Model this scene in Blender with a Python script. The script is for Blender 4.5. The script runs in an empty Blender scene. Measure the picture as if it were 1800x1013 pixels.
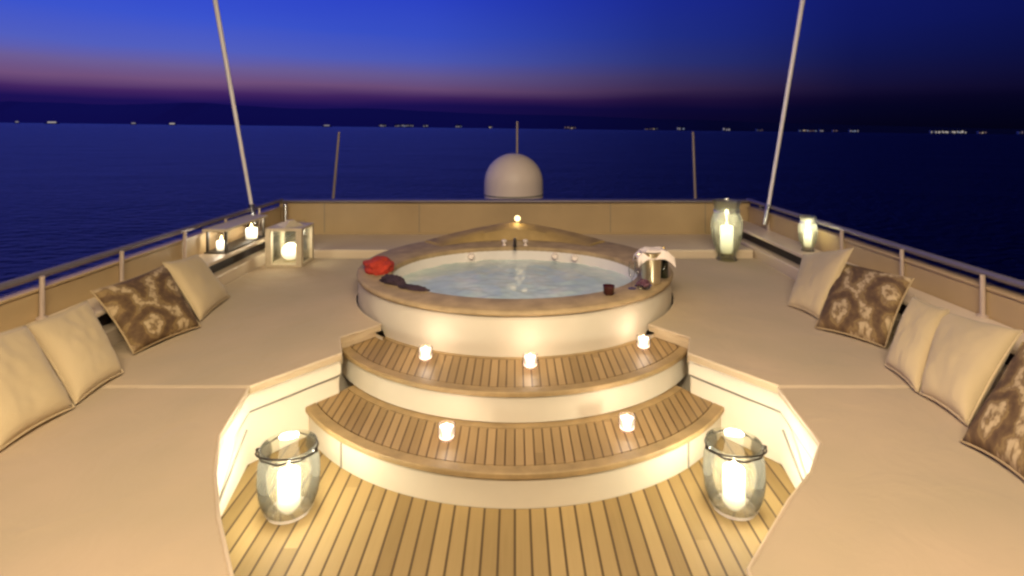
import bpy, bmesh, math, random
from mathutils import Vector, Matrix, noise
random.seed(7)
S = bpy.context.scene
COL = S.collection
R = math.radians
F = 1000.0; CX = 905.0; CY = 225.0; H = 2.0      # camera: focal length in px, principal point, height

def atz(px, py, z):
    d = (H - z) * F / (py - CY); return Vector(((px - CX) / F * d, d, z))
def atx(px, py, X):
    d = X * F / (px - CX); return Vector((X, d, H - (py - CY) / F * d))
def aty(px, py, d):
    return Vector(((px - CX) / F * d, d, H - (py - CY) / F * d))

# ------------------------------------------------------------------ materials
def mat(name):
    m = bpy.data.materials.new(name); m.use_nodes = True
    nt = m.node_tree; b = nt.nodes['Principled BSDF']
    return m, nt, b
def N(nt, t, **k):
    n = nt.nodes.new(t)
    for a, v in k.items(): setattr(n, a, v)
    return n
def ramp(nt, stops, interp='LINEAR'):
    n = nt.nodes.new('ShaderNodeValToRGB'); cr = n.color_ramp; cr.interpolation = interp
    while len(cr.elements) < len(stops): cr.elements.new(0.5)
    for e, (p, c) in zip(cr.elements, stops):
        e.position = p; e.color = (*c, 1) if len(c) == 3 else c
    return n
def math_n(nt, op, a, b=None, clamp=False):
    n = N(nt, 'ShaderNodeMath', operation=op, use_clamp=clamp)
    for i, v in enumerate((a, b)):
        if v is None: continue
        if isinstance(v, (int, float)): n.inputs[i].default_value = v
        else: nt.links.new(v, n.inputs[i])
    return n.outputs[0]
def simple(name, col, rough=0.5, metal=0.0, var=0.12, scale=6, bump=0.0, bscale=60, spec=0.5, coat=0):
    m, nt, b = mat(name)
    tc = N(nt, 'ShaderNodeTexCoord'); nz = N(nt, 'ShaderNodeTexNoise')
    nz.inputs['Scale'].default_value = scale; nz.inputs['Detail'].default_value = 6
    nt.links.new(tc.outputs['Object'], nz.inputs['Vector'])
    lo = tuple(c * (1 - var) for c in col); hi = tuple(min(1, c * (1 + var)) for c in col)
    r = ramp(nt, [(0.3, lo), (0.7, hi)]); nt.links.new(nz.outputs['Fac'], r.inputs['Fac'])
    nt.links.new(r.outputs['Color'], b.inputs['Base Color'])
    b.inputs['Roughness'].default_value = rough; b.inputs['Metallic'].default_value = metal
    b.inputs['Specular IOR Level'].default_value = spec
    b.inputs['Coat Weight'].default_value = coat
    if bump:
        n2 = N(nt, 'ShaderNodeTexNoise'); n2.inputs['Scale'].default_value = bscale; n2.inputs['Detail'].default_value = 4
        nt.links.new(tc.outputs['Object'], n2.inputs['Vector'])
        bp = N(nt, 'ShaderNodeBump'); bp.inputs['Strength'].default_value = bump; bp.inputs['Distance'].default_value = 0.01
        nt.links.new(n2.outputs['Fac'], bp.inputs['Height']); nt.links.new(bp.outputs['Normal'], b.inputs['Normal'])
    return m
def emis(name, col, st):
    m, nt, b = mat(name)
    b.inputs['Base Color'].default_value = (*col, 1)
    b.inputs['Emission Color'].default_value = (*col, 1); b.inputs['Emission Strength'].default_value = st
    return m
def fabric(name, col, pink=None):
    m, nt, b = mat(name)
    tc = N(nt, 'ShaderNodeTexCoord')
    n1 = N(nt, 'ShaderNodeTexNoise'); n1.inputs['Scale'].default_value = 1.1; n1.inputs['Detail'].default_value = 3
    nt.links.new(tc.outputs['Object'], n1.inputs['Vector'])
    r = ramp(nt, [(0.35, tuple(c * .9 for c in col)), (0.65, pink or tuple(c * 1.08 for c in col))])
    nt.links.new(n1.outputs['Fac'], r.inputs['Fac']); nt.links.new(r.outputs['Color'], b.inputs['Base Color'])
    b.inputs['Roughness'].default_value = 0.95; b.inputs['Specular IOR Level'].default_value = 0.15
    b.inputs['Sheen Weight'].default_value = 0.15
    w = N(nt, 'ShaderNodeTexNoise'); w.inputs['Scale'].default_value = 320; nt.links.new(tc.outputs['Object'], w.inputs['Vector'])
    l = N(nt, 'ShaderNodeTexNoise'); l.inputs['Scale'].default_value = 3.2; l.inputs['Detail'].default_value = 5
    l.inputs['Distortion'].default_value = 0.8; nt.links.new(tc.outputs['Object'], l.inputs['Vector'])
    b1 = N(nt, 'ShaderNodeBump'); b1.inputs['Strength'].default_value = 0.25; b1.inputs['Distance'].default_value = 0.002
    b2 = N(nt, 'ShaderNodeBump'); b2.inputs['Strength'].default_value = 0.35; b2.inputs['Distance'].default_value = 0.035
    nt.links.new(w.outputs['Fac'], b1.inputs['Height']); nt.links.new(l.outputs['Fac'], b2.inputs['Height'])
    nt.links.new(b1.outputs['Normal'], b2.inputs['Normal']); nt.links.new(b2.outputs['Normal'], b.inputs['Normal'])
    return m
def teak(name, width, c_lo, c_hi, caulk=(0.045, 0.025, 0.012), gap=0.10, rough=0.5, gloss=0.4):
    """planks running along Y, `width` metres wide, dark caulking between them"""
    m, nt, b = mat(name)
    tc = N(nt, 'ShaderNodeTexCoord'); sp = N(nt, 'ShaderNodeSeparateXYZ')
    nt.links.new(tc.outputs['Object'], sp.inputs[0])
    u = math_n(nt, 'DIVIDE', sp.outputs['X'], width)
    fl = math_n(nt, 'FLOOR', u); fr = math_n(nt, 'FRACT', u)
    wn = N(nt, 'ShaderNodeTexWhiteNoise', noise_dimensions='1D'); nt.links.new(fl, wn.inputs['W'])
    # butt joints along the plank
    blot = N(nt, 'ShaderNodeTexNoise'); blot.inputs['Scale'].default_value = 2.2; blot.inputs['Detail'].default_value = 5; nt.links.new(tc.outputs['Object'], blot.inputs['Vector'])
    yo = math_n(nt, 'ADD', math_n(nt, 'DIVIDE', sp.outputs['Y'], 1.7), wn.outputs['Value'])
    yfl = math_n(nt, 'FLOOR', yo)
    wn2 = N(nt, 'ShaderNodeTexWhiteNoise', noise_dimensions='2D')
    cb = N(nt, 'ShaderNodeCombineXYZ'); nt.links.new(fl, cb.inputs[0]); nt.links.new(yfl, cb.inputs[1])
    nt.links.new(cb.outputs[0], wn2.inputs['Vector'])
    mp = N(nt, 'ShaderNodeMapping'); mp.inputs['Scale'].default_value = (55, 3, 3)
    nt.links.new(tc.outputs['Object'], mp.inputs['Vector'])
    gr = N(nt, 'ShaderNodeTexNoise'); gr.inputs['Scale'].default_value = 1; gr.inputs['Detail'].default_value = 8
    nt.links.new(mp.outputs[0], gr.inputs['Vector'])
    f = math_n(nt, 'ADD', math_n(nt, 'MULTIPLY', wn2.outputs['Value'], 0.55), math_n(nt, 'MULTIPLY', math_n(nt, 'ADD', gr.outputs['Fac'], blot.outputs['Fac']), 0.25))
    r = ramp(nt, [(0.15, c_lo), (0.85, c_hi)]); nt.links.new(f, r.inputs['Fac'])
    d = math_n(nt, 'ABSOLUTE', math_n(nt, 'SUBTRACT', fr, 0.5))
    msk = math_n(nt, 'GREATER_THAN', d, 0.5 - gap / 2)
    mx = N(nt, 'ShaderNodeMix', data_type='RGBA'); nt.links.new(msk, mx.inputs['Factor'])
    nt.links.new(r.outputs['Color'], mx.inputs['A']); mx.inputs['B'].default_value = (*caulk, 1)
    nt.links.new(mx.outputs['Result'], b.inputs['Base Color'])
    b.inputs['Roughness'].default_value = rough; b.inputs['Specular IOR Level'].default_value = gloss
    bp = N(nt, 'ShaderNodeBump'); bp.inputs['Strength'].default_value = 0.5; bp.inputs['Distance'].default_value = 0.003
    hh = math_n(nt, 'SUBTRACT', math_n(nt, 'MULTIPLY', gr.outputs['Fac'], 0.4), msk)
    nt.links.new(hh, bp.inputs['Height']); nt.links.new(bp.outputs['Normal'], b.inputs['Normal'])
    return m
def thin_glass(name, tint=(0.97, 0.98, 0.94), milk=0.02):
    m, nt, b = mat(name); nt.nodes.remove(b)
    out = nt.nodes['Material Output']
    tr = N(nt, 'ShaderNodeBsdfTransparent'); tr.inputs['Color'].default_value = (*tint, 1)
    gl = N(nt, 'ShaderNodeBsdfGlossy'); gl.inputs['Roughness'].default_value = 0.06
    df = N(nt, 'ShaderNodeBsdfTranslucent'); df.inputs['Color'].default_value = (0.85, 0.82, 0.65, 1)
    lw = N(nt, 'ShaderNodeLayerWeight'); lw.inputs['Blend'].default_value = 0.25
    fc = math_n(nt, 'ADD', math_n(nt, 'MULTIPLY', lw.outputs['Fresnel'], 0.8), 0.04, True)
    m1 = N(nt, 'ShaderNodeMixShader'); m2 = N(nt, 'ShaderNodeMixShader')
    m1.inputs[0].default_value = milk
    nt.links.new(tr.outputs[0], m1.inputs[1]); nt.links.new(df.outputs[0], m1.inputs[2])
    nt.links.new(fc, m2.inputs[0]); nt.links.new(m1.outputs[0], m2.inputs[1]); nt.links.new(gl.outputs[0], m2.inputs[2])
    nt.links.new(m2.outputs[0], out.inputs['Surface'])
    return m
def paisley(name):
    m, nt, b = mat(name)
    tc = N(nt, 'ShaderNodeTexCoord')
    nz = N(nt, 'ShaderNodeTexNoise'); nz.inputs['Scale'].default_value = 3.5; nz.inputs['Detail'].default_value = 2
    nt.links.new(tc.outputs['UV'], nz.inputs['Vector'])
    mxv = N(nt, 'ShaderNodeMix', data_type='RGBA', blend_type='ADD'); mxv.inputs['Factor'].default_value = 0.28
    nt.links.new(tc.outputs['UV'], mxv.inputs['A']); nt.links.new(nz.outputs['Color'], mxv.inputs['B'])
    vo = N(nt, 'ShaderNodeTexVoronoi', voronoi_dimensions='2D'); vo.inputs['Scale'].default_value = 1.45; vo.inputs['Randomness'].default_value = 0.75
    nt.links.new(mxv.outputs['Result'], vo.inputs['Vector'])
    wv = math_n(nt, 'SINE', math_n(nt, 'MULTIPLY', vo.outputs['Distance'], 15))
    r = ramp(nt, [(0.0, (0.08, 0.042, 0.018)), (0.34, (0.14, 0.08, 0.032)), (0.50, (0.24, 0.155, 0.06)), (0.60, (0.16, 0.095, 0.04)), (0.78, (0.44, 0.32, 0.17)), (1.0, (0.52, 0.39, 0.23))])
    n3 = N(nt, 'ShaderNodeTexNoise'); n3.inputs['Scale'].default_value = 16; nt.links.new(tc.outputs['UV'], n3.inputs['Vector'])
    f = math_n(nt, 'ADD', math_n(nt, 'MULTIPLY', wv, 0.34), math_n(nt, 'MULTIPLY', n3.outputs['Fac'], 0.85))
    nt.links.new(f, r.inputs['Fac']); nt.links.new(r.outputs['Color'], b.inputs['Base Color'])
    b.inputs['Roughness'].default_value = 0.85
    return m

M = {}
M['pad'] = fabric('sun_pad_fabric', (0.455, 0.35, 0.215), (0.475, 0.35, 0.22))
M['piping'] = fabric('piping_fabric', (0.54, 0.42, 0.28))
M['cushion'] = fabric('cushion_fabric', (0.50, 0.385, 0.225))
M['paisley'] = paisley('patterned_fabric')
M['gel'] = simple('cream_gelcoat', (0.72, 0.64, 0.50), 0.28, var=0.04, scale=2, coat=0.3)
M['geltub'] = simple('white_gelcoat', (0.55, 0.48, 0.37), 0.6, var=0.07, scale=2, spec=0.3)
M['acryl'] = simple('tub_acrylic', (0.74, 0.68, 0.62), 0.2, var=0.05, scale=3)
M['deck'] = teak('teak_deck', 0.079, (0.20, 0.13, 0.048), (0.35, 0.24, 0.10), caulk=(.08, .048, .02), gap=0.15, rough=.7, gloss=.25)
M['tread'] = teak('teak_tread', 0.054, (0.22, 0.14, 0.056), (0.36, 0.235, 0.105), caulk=(.09, .05, .02), gap=0.17)
M['nosing'] = simple('teak_border', (0.30, 0.20, 0.088), 0.6, var=0.22, scale=9)
M['rim'] = simple('varnished_teak_rim', (0.36, 0.255, 0.135), 0.62, var=0.22, scale=8, spec=0.3)
M['crest'] = simple('golden_teak', (0.36, 0.24, 0.085), 0.65, var=0.2, scale=6)
M['wall'] = simple('tan_panel', (0.42, 0.295, 0.15), 0.45, var=0.10, scale=1.6)
M['ledge'] = simple('ledge_cream', (0.62, 0.50, 0.36), 0.4, var=0.06, scale=2)
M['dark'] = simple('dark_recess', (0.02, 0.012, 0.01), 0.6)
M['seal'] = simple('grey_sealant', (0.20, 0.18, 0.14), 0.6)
M['steel'] = simple('polished_steel', (0.62, 0.60, 0.60), 0.22, metal=1.0, var=0.05)
M['railcap'] = simple('satin_rail', (0.20, 0.17, 0.19), 0.45, metal=0.5, var=0.05)
M['postm'] = simple('cream_post', (0.46, 0.36, 0.29), 0.35, metal=0.2, var=0.05)
M['whip'] = simple('white_fibreglass', (0.80, 0.74, 0.74), 0.4, var=0.03)
M['dome'] = simple('dome_plastic', (0.80, 0.66, 0.56), 0.5, var=0.03, scale=3)
M['hull'] = simple('hull_paint', (0.5, 0.48, 0.44), 0.4)
M['glass'] = thin_glass('clear_glass')
M['frost'] = thin_glass('frosted_glass', (0.9, 0.92, 0.8), 0.16)
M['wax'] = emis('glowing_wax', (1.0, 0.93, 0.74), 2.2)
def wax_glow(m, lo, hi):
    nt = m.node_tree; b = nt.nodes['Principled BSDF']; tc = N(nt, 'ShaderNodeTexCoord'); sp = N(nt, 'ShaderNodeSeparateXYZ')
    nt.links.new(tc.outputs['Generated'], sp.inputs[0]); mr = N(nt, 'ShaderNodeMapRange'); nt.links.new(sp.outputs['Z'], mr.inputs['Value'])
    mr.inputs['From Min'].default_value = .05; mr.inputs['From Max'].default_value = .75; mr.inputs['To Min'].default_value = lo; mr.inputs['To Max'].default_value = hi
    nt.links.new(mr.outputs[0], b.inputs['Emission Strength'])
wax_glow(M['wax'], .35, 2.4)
M['flame'] = emis('candle_flame', (1.0, 0.72, 0.35), 14)
M['teacup'] = emis('glowing_votive', (1.0, 0.70, 0.55), 3.0)
M['globe'] = emis('warm_globe', (1.0, 0.8, 0.42), 2.0)
M['iron'] = simple('dark_iron', (0.05, 0.04, 0.03), 0.5, metal=0.6)
M['whitewood'] = simple('pale_wood', (0.58, 0.48, 0.33), 0.5, var=0.1, scale=20)
M['red'] = simple('red_towel', (0.42, 0.035, 0.015), 0.9, var=0.25, scale=14, bump=0.6, bscale=120)
M['purple'] = simple('dark_towel', (0.035, 0.018, 0.026), 0.85, var=0.4, scale=14, bump=0.5, bscale=100)
M['gold'] = simple('brushed_gold', (0.58, 0.50, 0.33), 0.28, metal=0.9)
M['towel'] = simple('white_towel', (0.80, 0.68, 0.60), 0.9, var=0.06, bump=0.5, bscale=140)
M['bottle'] = simple('dark_bottle', (0.015, 0.02, 0.008), 0.12, coat=0.6)
M['redglass'] = simple('dark_red_glass', (0.05, 0.012, 0.01), 0.15)
M['grape'] = simple('dark_grapes', (0.09, 0.03, 0.045), 0.35, var=0.4, scale=30)
M['bottlefoil'] = simple('gold_foil', (0.6, 0.42, 0.15), 0.35, metal=0.8)

# ------------------------------------------------------------------ mesh helpers
def obj(name, bm, m, parent=None, smooth=True, angle=40, bevel=0, loc=None):
    me = bpy.data.meshes.new(name); bmesh.ops.recalc_face_normals(bm, faces=bm.faces)
    bm.to_mesh(me); bm.free(); me.materials.append(m)
    if smooth:
        for p in me.polygons: p.use_smooth = True
        me.set_sharp_from_angle(angle=R(angle))
    o = bpy.data.objects.new(name, me); COL.objects.link(o)
    if parent is not None: o.parent = parent
    if loc: o.location = loc
    if bevel:
        b = o.modifiers.new('bevel', 'BEVEL'); b.width = bevel; b.segments = 4; b.limit_method = 'ANGLE'; b.angle_limit = R(50)
        b.harden_normals = False
        w = o.modifiers.new('wn', 'WEIGHTED_NORMAL')
    return o
def tag(o, label=None, cat=None, group=None, kind=None):
    for k, v in (('label', label), ('category', cat), ('group', group), ('kind', kind)):
        if v: o[k] = v
    return o
def empty(name, loc, label, cat, group=None, rz=0):
    o = bpy.data.objects.new(name, None); COL.objects.link(o); o.empty_display_size = 0.1
    o.location = loc; o.rotation_euler.z = rz
    return tag(o, label, cat, group)
def new(): return bmesh.new()
def add_box(bm, x0, x1, y0, y1, z0, z1):
    v = [bm.verts.new((x, y, z)) for x in (x0, x1) for y in (y0, y1) for z in (z0, z1)]
    for f in ((0, 1, 3, 2), (4, 6, 7, 5), (0, 4, 5, 1), (2, 3, 7, 6), (0, 2, 6, 4), (1, 5, 7, 3)):
        bm.faces.new([v[i] for i in f])
    return bm
def box(*a): return add_box(new(), *a)
def add_prism(bm, pts, z0, z1):
    lo = [bm.verts.new((p[0], p[1], z0)) for p in pts]; hi = [bm.verts.new((p[0], p[1], z1)) for p in pts]
    n = len(pts); bm.faces.new(lo[::-1]); bm.faces.new(hi)
    for i in range(n): bm.faces.new((lo[i], lo[(i + 1) % n], hi[(i + 1) % n], hi[i]))
    return bm
def add_strip(bm, A, B, z0, z1):
    """solid between two polylines A and B (same count)"""
    n = len(A); L = [[bm.verts.new((p[0], p[1], z)) for p in P] for z in (z0, z1) for P in (A, B)]
    a0, b0, a1, b1 = L
    for i in range(n - 1):
        bm.faces.new((a1[i], a1[i + 1], b1[i + 1], b1[i])); bm.faces.new((a0[i], b0[i], b0[i + 1], a0[i + 1]))
        bm.faces.new((a0[i], a0[i + 1], a1[i + 1], a1[i])); bm.faces.new((b0[i], b1[i], b1[i + 1], b0[i + 1]))
    bm.faces.new((a0[0], a1[0], b1[0], b0[0])); bm.faces.new((a0[-1], b0[-1], b1[-1], a1[-1]))
    return bm
def add_lathe(bm, prof, seg=32, c=(0, 0, 0), cap0=True, cap1=True, sx=1, sy=1):
    rings = []
    for r, z in prof:
        rings.append([bm.verts.new((c[0] + sx * r * math.cos(2 * math.pi * i / seg), c[1] + sy * r * math.sin(2 * math.pi * i / seg), c[2] + z)) for i in range(seg)])
    for a, b in zip(rings, rings[1:]):
        for i in range(seg): bm.faces.new((a[i], a[(i + 1) % seg], b[(i + 1) % seg], b[i]))
    if cap0: bm.faces.new(rings[0][::-1])
    if cap1: bm.faces.new(rings[-1])
    return bm
def lathe(*a, **k): return add_lathe(new(), *a, **k)
def add_tube(bm, pts, r, seg=10, closed=False, r1=None):
    pts = [Vector(p) for p in pts]; n = len(pts); rings = []
    for i, p in enumerate(pts):
        if closed: t = (pts[(i + 1) % n] - pts[i - 1])
        else: t = pts[min(i + 1, n - 1)] - pts[max(i - 1, 0)]
        t.normalize(); up = Vector((0, 0, 1)) if abs(t.z) < 0.95 else Vector((0, 1, 0))
        u = t.cross(up).normalized(); v = u.cross(t)
        rr = r if r1 is None else r + (r1 - r) * i / (n - 1)
        rings.append([bm.verts.new(p + rr * (math.cos(2 * math.pi * k / seg) * u + math.sin(2 * math.pi * k / seg) * v)) for k in range(seg)])
    m = n if closed else n - 1
    for i in range(m):
        a, b = rings[i], rings[(i + 1) % n]
        for k in range(seg): bm.faces.new((a[k], a[(k + 1) % seg], b[(k + 1) % seg], b[k]))
    if not closed: bm.faces.new(rings[0][::-1]); bm.faces.new(rings[-1])
    return bm
def tube(*a, **k): return add_tube(new(), *a, **k)
def point_light(name, loc, w, col, rad, parent=None):
    l = bpy.data.lights.new(name, 'POINT'); l.energy = w; l.color = col; l.shadow_soft_size = rad
    o = bpy.data.objects.new(name, l); COL.objects.link(o); o.location = loc
    if parent: o.parent = parent
    return o

# ------------------------------------------------------------------ setting
HEEL = R(0.67)
WATER = -5.0
def world_pt(px, py, d):
    return aty(px, py, d)
# sea
bm = new(); s = 30000
vs = [bm.verts.new((x, y, 0)) for x, y in ((-s, -2000), (s, -2000), (s, s), (-s, s))]; bm.faces.new(vs)
m, nt, b = mat('sea_water')
tc = N(nt, 'ShaderNodeTexCoord')
n1 = N(nt, 'ShaderNodeTexNoise'); n1.inputs['Scale'].default_value = 0.9; n1.inputs['Detail'].default_value = 8
n2 = N(nt, 'ShaderNodeTexNoise'); n2.inputs['Scale'].default_value = 0.03; n2.inputs['Detail'].default_value = 4
mp = N(nt, 'ShaderNodeMapping'); mp.inputs['Scale'].default_value = (1, 1.6, 1)
nt.links.new(tc.outputs['Object'], mp.inputs['Vector'])
nt.links.new(mp.outputs[0], n1.inputs['Vector']); nt.links.new(mp.outputs[0], n2.inputs['Vector'])
hh = math_n(nt, 'ADD', n1.outputs['Fac'], math_n(nt, 'MULTIPLY', n2.outputs['Fac'], 3))
bp = N(nt, 'ShaderNodeBump'); bp.inputs['Strength'].default_value = 1.0; bp.inputs['Distance'].default_value = 1.1
nt.links.new(hh, bp.inputs['Height']); nt.links.new(bp.outputs['Normal'], b.inputs['Normal'])
b.inputs['Base Color'].default_value = (0.0003, 0.0015, 0.05, 1); b.inputs['Roughness'].default_value = 0.30
b.inputs['IOR'].default_value = 1.5
sea = obj('sea', bm, m, smooth=False, loc=(0, 0, WATER)); sea.rotation_euler.y = HEEL; tag(sea, kind='structure')

# hazy hills on the far shore
bm = new(); D = 5200; top = []; bot = []
for i in range(161):
    x = -7500 + 15000 * i / 160
    u = (x / D * F + CX)                                     # left hills stand higher
    hpx = 44 if u < 300 else max(12, 44 - (u - 300) * 0.022)
    hgt = hpx / F * D * (0.9 + 0.12 * noise.noise(Vector((x / 900, 3.1, 0))) + 0.03 * noise.noise(Vector((x / 210, 9, 0))))
    y = D + 300 * noise.noise(Vector((x / 2000, 0, 4)))
    top.append(bm.verts.new((x, y + 500, max(10, hgt)))); bot.append(bm.verts.new((x, y, -12)))
back = [bm.verts.new((v.co.x, v.co.y + 800, -12)) for v in top]
for i in range(160):
    bm.faces.new((bot[i], bot[i + 1], top[i + 1], top[i])); bm.faces.new((top[i], top[i + 1], back[i + 1], back[i]))
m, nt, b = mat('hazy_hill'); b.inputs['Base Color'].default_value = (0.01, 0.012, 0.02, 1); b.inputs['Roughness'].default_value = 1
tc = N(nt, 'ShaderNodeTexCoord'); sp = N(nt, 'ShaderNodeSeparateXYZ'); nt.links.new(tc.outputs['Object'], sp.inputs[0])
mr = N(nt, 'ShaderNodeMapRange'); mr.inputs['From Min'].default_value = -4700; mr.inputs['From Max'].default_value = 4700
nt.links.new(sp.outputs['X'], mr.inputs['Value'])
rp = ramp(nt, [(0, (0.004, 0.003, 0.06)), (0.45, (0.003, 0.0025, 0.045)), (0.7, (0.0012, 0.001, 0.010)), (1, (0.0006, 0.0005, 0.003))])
nt.links.new(mr.outputs[0], rp.inputs['Fac']); nt.links.new(rp.outputs['Color'], b.inputs['Emission Color']); b.inputs['Emission Strength'].default_value = 1  # dusk airlight painted as emission, fading to the right
hills = obj('hills', bm, m, loc=(0, 0, WATER)); hills.rotation_euler.y = HEEL; tag(hills, kind='structure')

# distant lights: anchored boats (left) and shore lamps / waterfront buildings (right)
def glow(st, col=(0.75, 0.75, 0.9)):
    return emis('distant_glow', col, st)
G1 = glow(0.26, (.85, .76, .75)); G2 = glow(0.18, (0.85, 0.55, 0.5)); G3 = glow(0.45, (0.95, 0.84, 0.7))
WG = [glow(.15, (.8, .6, .6)), glow(.55, (1, .8, .5)), glow(.3, (.7, .8, 1)), glow(.06)]
def far(px, d=3500):
    x = (px - CX) / F * d
    return Vector((x, d, WATER - x * math.tan(HEEL)))
def boat(px, length, label, gm, d=3000):
    p = far(px, d); t = empty('anchored_boat', p, label, 'boat', 'anchored boats under the dark hills')
    L = length / 2; bm = new()
    pts = [(-L, -4), (L * .7, -4), (L, 0), (L * .7, 4), (-L, 4)]
    add_prism(bm, pts, 0, 5); obj('hull', bm, M['hull'], t)
    obj('cabin', box(-L * .6, L * .45, -3, 3, 5.0, 11), gm, t)
    obj('mast', tube([(0, 0, 11), (0, 0, 24)], 0.5), M['hull'], t)
    return t
boat(92, 78, 'brightest anchored boat at far left beneath the dark hills', G3)
boat(30, 22, 'faint anchored boat nearest the left edge of the photo', G1)
boat(235, 34, 'small anchored boat between the two brighter boats left of the left whip antenna', G1)
boat(303, 46, 'bright anchored boat just left of the left whip antenna', G3)
boat(575, 52, 'lone anchored boat above the left jackstaff', G1)
def shore(px, w, h, label, gm, d=4600):
    p = far(px, d); t = empty('waterfront_building', p, label, 'building', 'lit waterfront buildings on the far shore')
    obj('wall', box(-w / 2, w / 2, 0, 20, 0, 16 + h * .6), M['hull'], t)
    x = -w / 2 + 2
    while x < w / 2 - 3:                                     # lit windows of uneven size and brightness
        ww = random.uniform(5, 15); hh = h * random.uniform(.35, .8); z = random.uniform(5, 11)
        obj('window', box(x, min(x + ww, w / 2), -1.5, -0.2, z, z + hh), random.choice((gm, gm, random.choice(WG))), t)
        x += ww + random.uniform(2, 14)
for px, w, h, lb, gm in [
    (672, 55, 16, 'small lit building right of the left jackstaff', G1), (710, 150, 16, 'long lit waterfront row between left jackstaff and dome', G1),
    (748, 40, 15, 'narrow lit building at right end of the long row', G1), (806, 48, 20, 'lit building halfway between long row and dome antenna', G1),
    (862, 26, 12, 'faint lit house just left of dome antenna', G1), (1002, 90, 14, 'faint lit building right of the dome antenna', G2),
    (1145, 110, 9, 'very faint low building left of right jackstaff', G2), (1197, 62, 26, 'bright round lit building left of right jackstaff', G1),
    (1277, 58, 20, 'bright lit building just right of right jackstaff', G1), (1335, 50, 14, 'faint lit building left of right whip antenna', G2),
    (1420, 140, 10, 'dim reddish row right of right whip antenna', G2), (1445, 36, 18, 'small brighter building above dim reddish row', G1),
    (1468, 36, 14, 'second small building in the dim reddish row', G2), (1502, 76, 20, 'lit building ending the dim reddish row', G1),
    (1668, 290, 20, 'longest and brightest lit waterfront row at far right', G3), (1728, 70, 14, 'faint building at right end of the brightest row', G2),
    (1795, 40, 22, 'lit building at the right edge of the photo', G1)]:
    shore(px, w, h, lb, gm)

# deck
bm = new(); v = [bm.verts.new(p) for p in ((-3.2, -1.5, 0), (3.2, -1.5, 0), (3.2, 7.8, 0), (-3.2, 7.8, 0))]; bm.faces.new(v)
tag(obj('deck_floor', bm, M['deck'], smooth=False), kind='structure')
# foredeck beyond the front bulwark and hull below
bm = new(); add_prism(bm, [(-3.3, 7.75), (3.3, 7.75), (3.1, 9.5), (2.2, 12), (0, 15), (-2.2, 12), (-3.1, 9.5)], -1.0, 0.25)
tag(obj('foredeck', bm, M['hull'], bevel=0.04), kind='structure')
bm = new(); add_prism(bm, [(-3.24, -1.5), (3.24, -1.5), (3.3, 7.75), (3.1, 9.5), (2.2, 12), (0, 15), (-2.2, 12), (-3.1, 9.5), (-3.3, 7.75)], -5.5, -1.003)
tag(obj('hull_side', bm, M['hull']), 'cream yacht hull carrying the decks above the sea', 'yacht hull')

# ------------------------------------------------------------------ bulwarks and rails
XB = 3.12
for sx, nm in ((-1, 'left'), (1, 'right')):
    xa, xb = sorted((sx * (XB - 0.02), sx * (XB + 0.07)))
    t = empty('bulwark', (0, 0, 0), f'tan panelled bulwark along the {nm} side of the deck behind the scatter cushions', 'bulwark', 'tan bulwarks round the deck')
    obj('panel', box(xa, xb, 0.2, 7.55, 0.003, 0.935), M['wall'], t, bevel=0.01)
    obj('cap', box(xa - .012, xb + .012, 0.2, 7.55, 0.937, 0.957), M['wall'], t, bevel=0.006)
    hr = empty('handrail', (sx * XB, 0, 0), f'polished steel handrail on short posts along the {nm} bulwark', 'handrail', 'steel side handrails')
    obj('rail', tube([(0, 0.2, 1.035), (0, 3, 1.035), (0, 5.5, 1.035), (0, 7.62, 1.035)], 0.026, 12), M['railcap'], hr)
    for y in ((3.70, 4.45, 5.3, 6.05, 6.85, 1.9, 0.9) if sx < 0 else (3.74, 4.52, 5.35, 6.1, 6.9, 1.9, 0.9)):
        bm = new(); add_tube(bm, [(-sx * .045, y, 0.76), (-sx * .045, y, 0.9), (-sx * .045, y, 1.035)], 0.016, 12)
        add_lathe(bm, [(0.034, 0.759), (0.034, 0.768), (0.02, 0.776)], 16, (-sx * .045, y, 0))
        obj('post', bm, M['postm'], hr)
# front bulwark
t = empty('bulwark', (0, 7.62, 0), 'long tan front bulwark across the bow end behind the hot tub', 'bulwark', 'tan bulwarks round the deck')
obj('panel', box(-3.16, 3.16, 0, 0.10, 0.003, 1.0), M['wall'], t, bevel=0.008)
obj('cap', box(-3.2, 3.2, -0.05, 0.14, 1.003, 1.035), M['railcap'], t, bevel=0.012)
bm = new()
for x in (-2.55, -1.28, 1.28, 2.55): obj('panel_joint', box(x - .004, x + .004, -.004, -.001, .6, .99), M['seal'], t)
# corner posts
for px, lb in ((503, 'short steel corner post above the square lantern'), (1337, 'thin steel corner post right of the tall hurricane lantern')):
    p = aty(px, 352, 7.5); o = tag(obj('corner_post', tube([(0, 0, 0.585), (0, 0, 1.0)], 0.03, 12), M['steel'], loc=(p.x, 7.48, 0)), lb, 'post', 'steel corner posts')
# bow ledge
o = obj('bow_ledge', box(-2.78, 2.78, 6.62, 7.61, 0.003, 0.58), M['ledge'], bevel=0.02)
tag(o, 'low cream ledge between the hot tub and the front bulwark', 'ledge')
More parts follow.
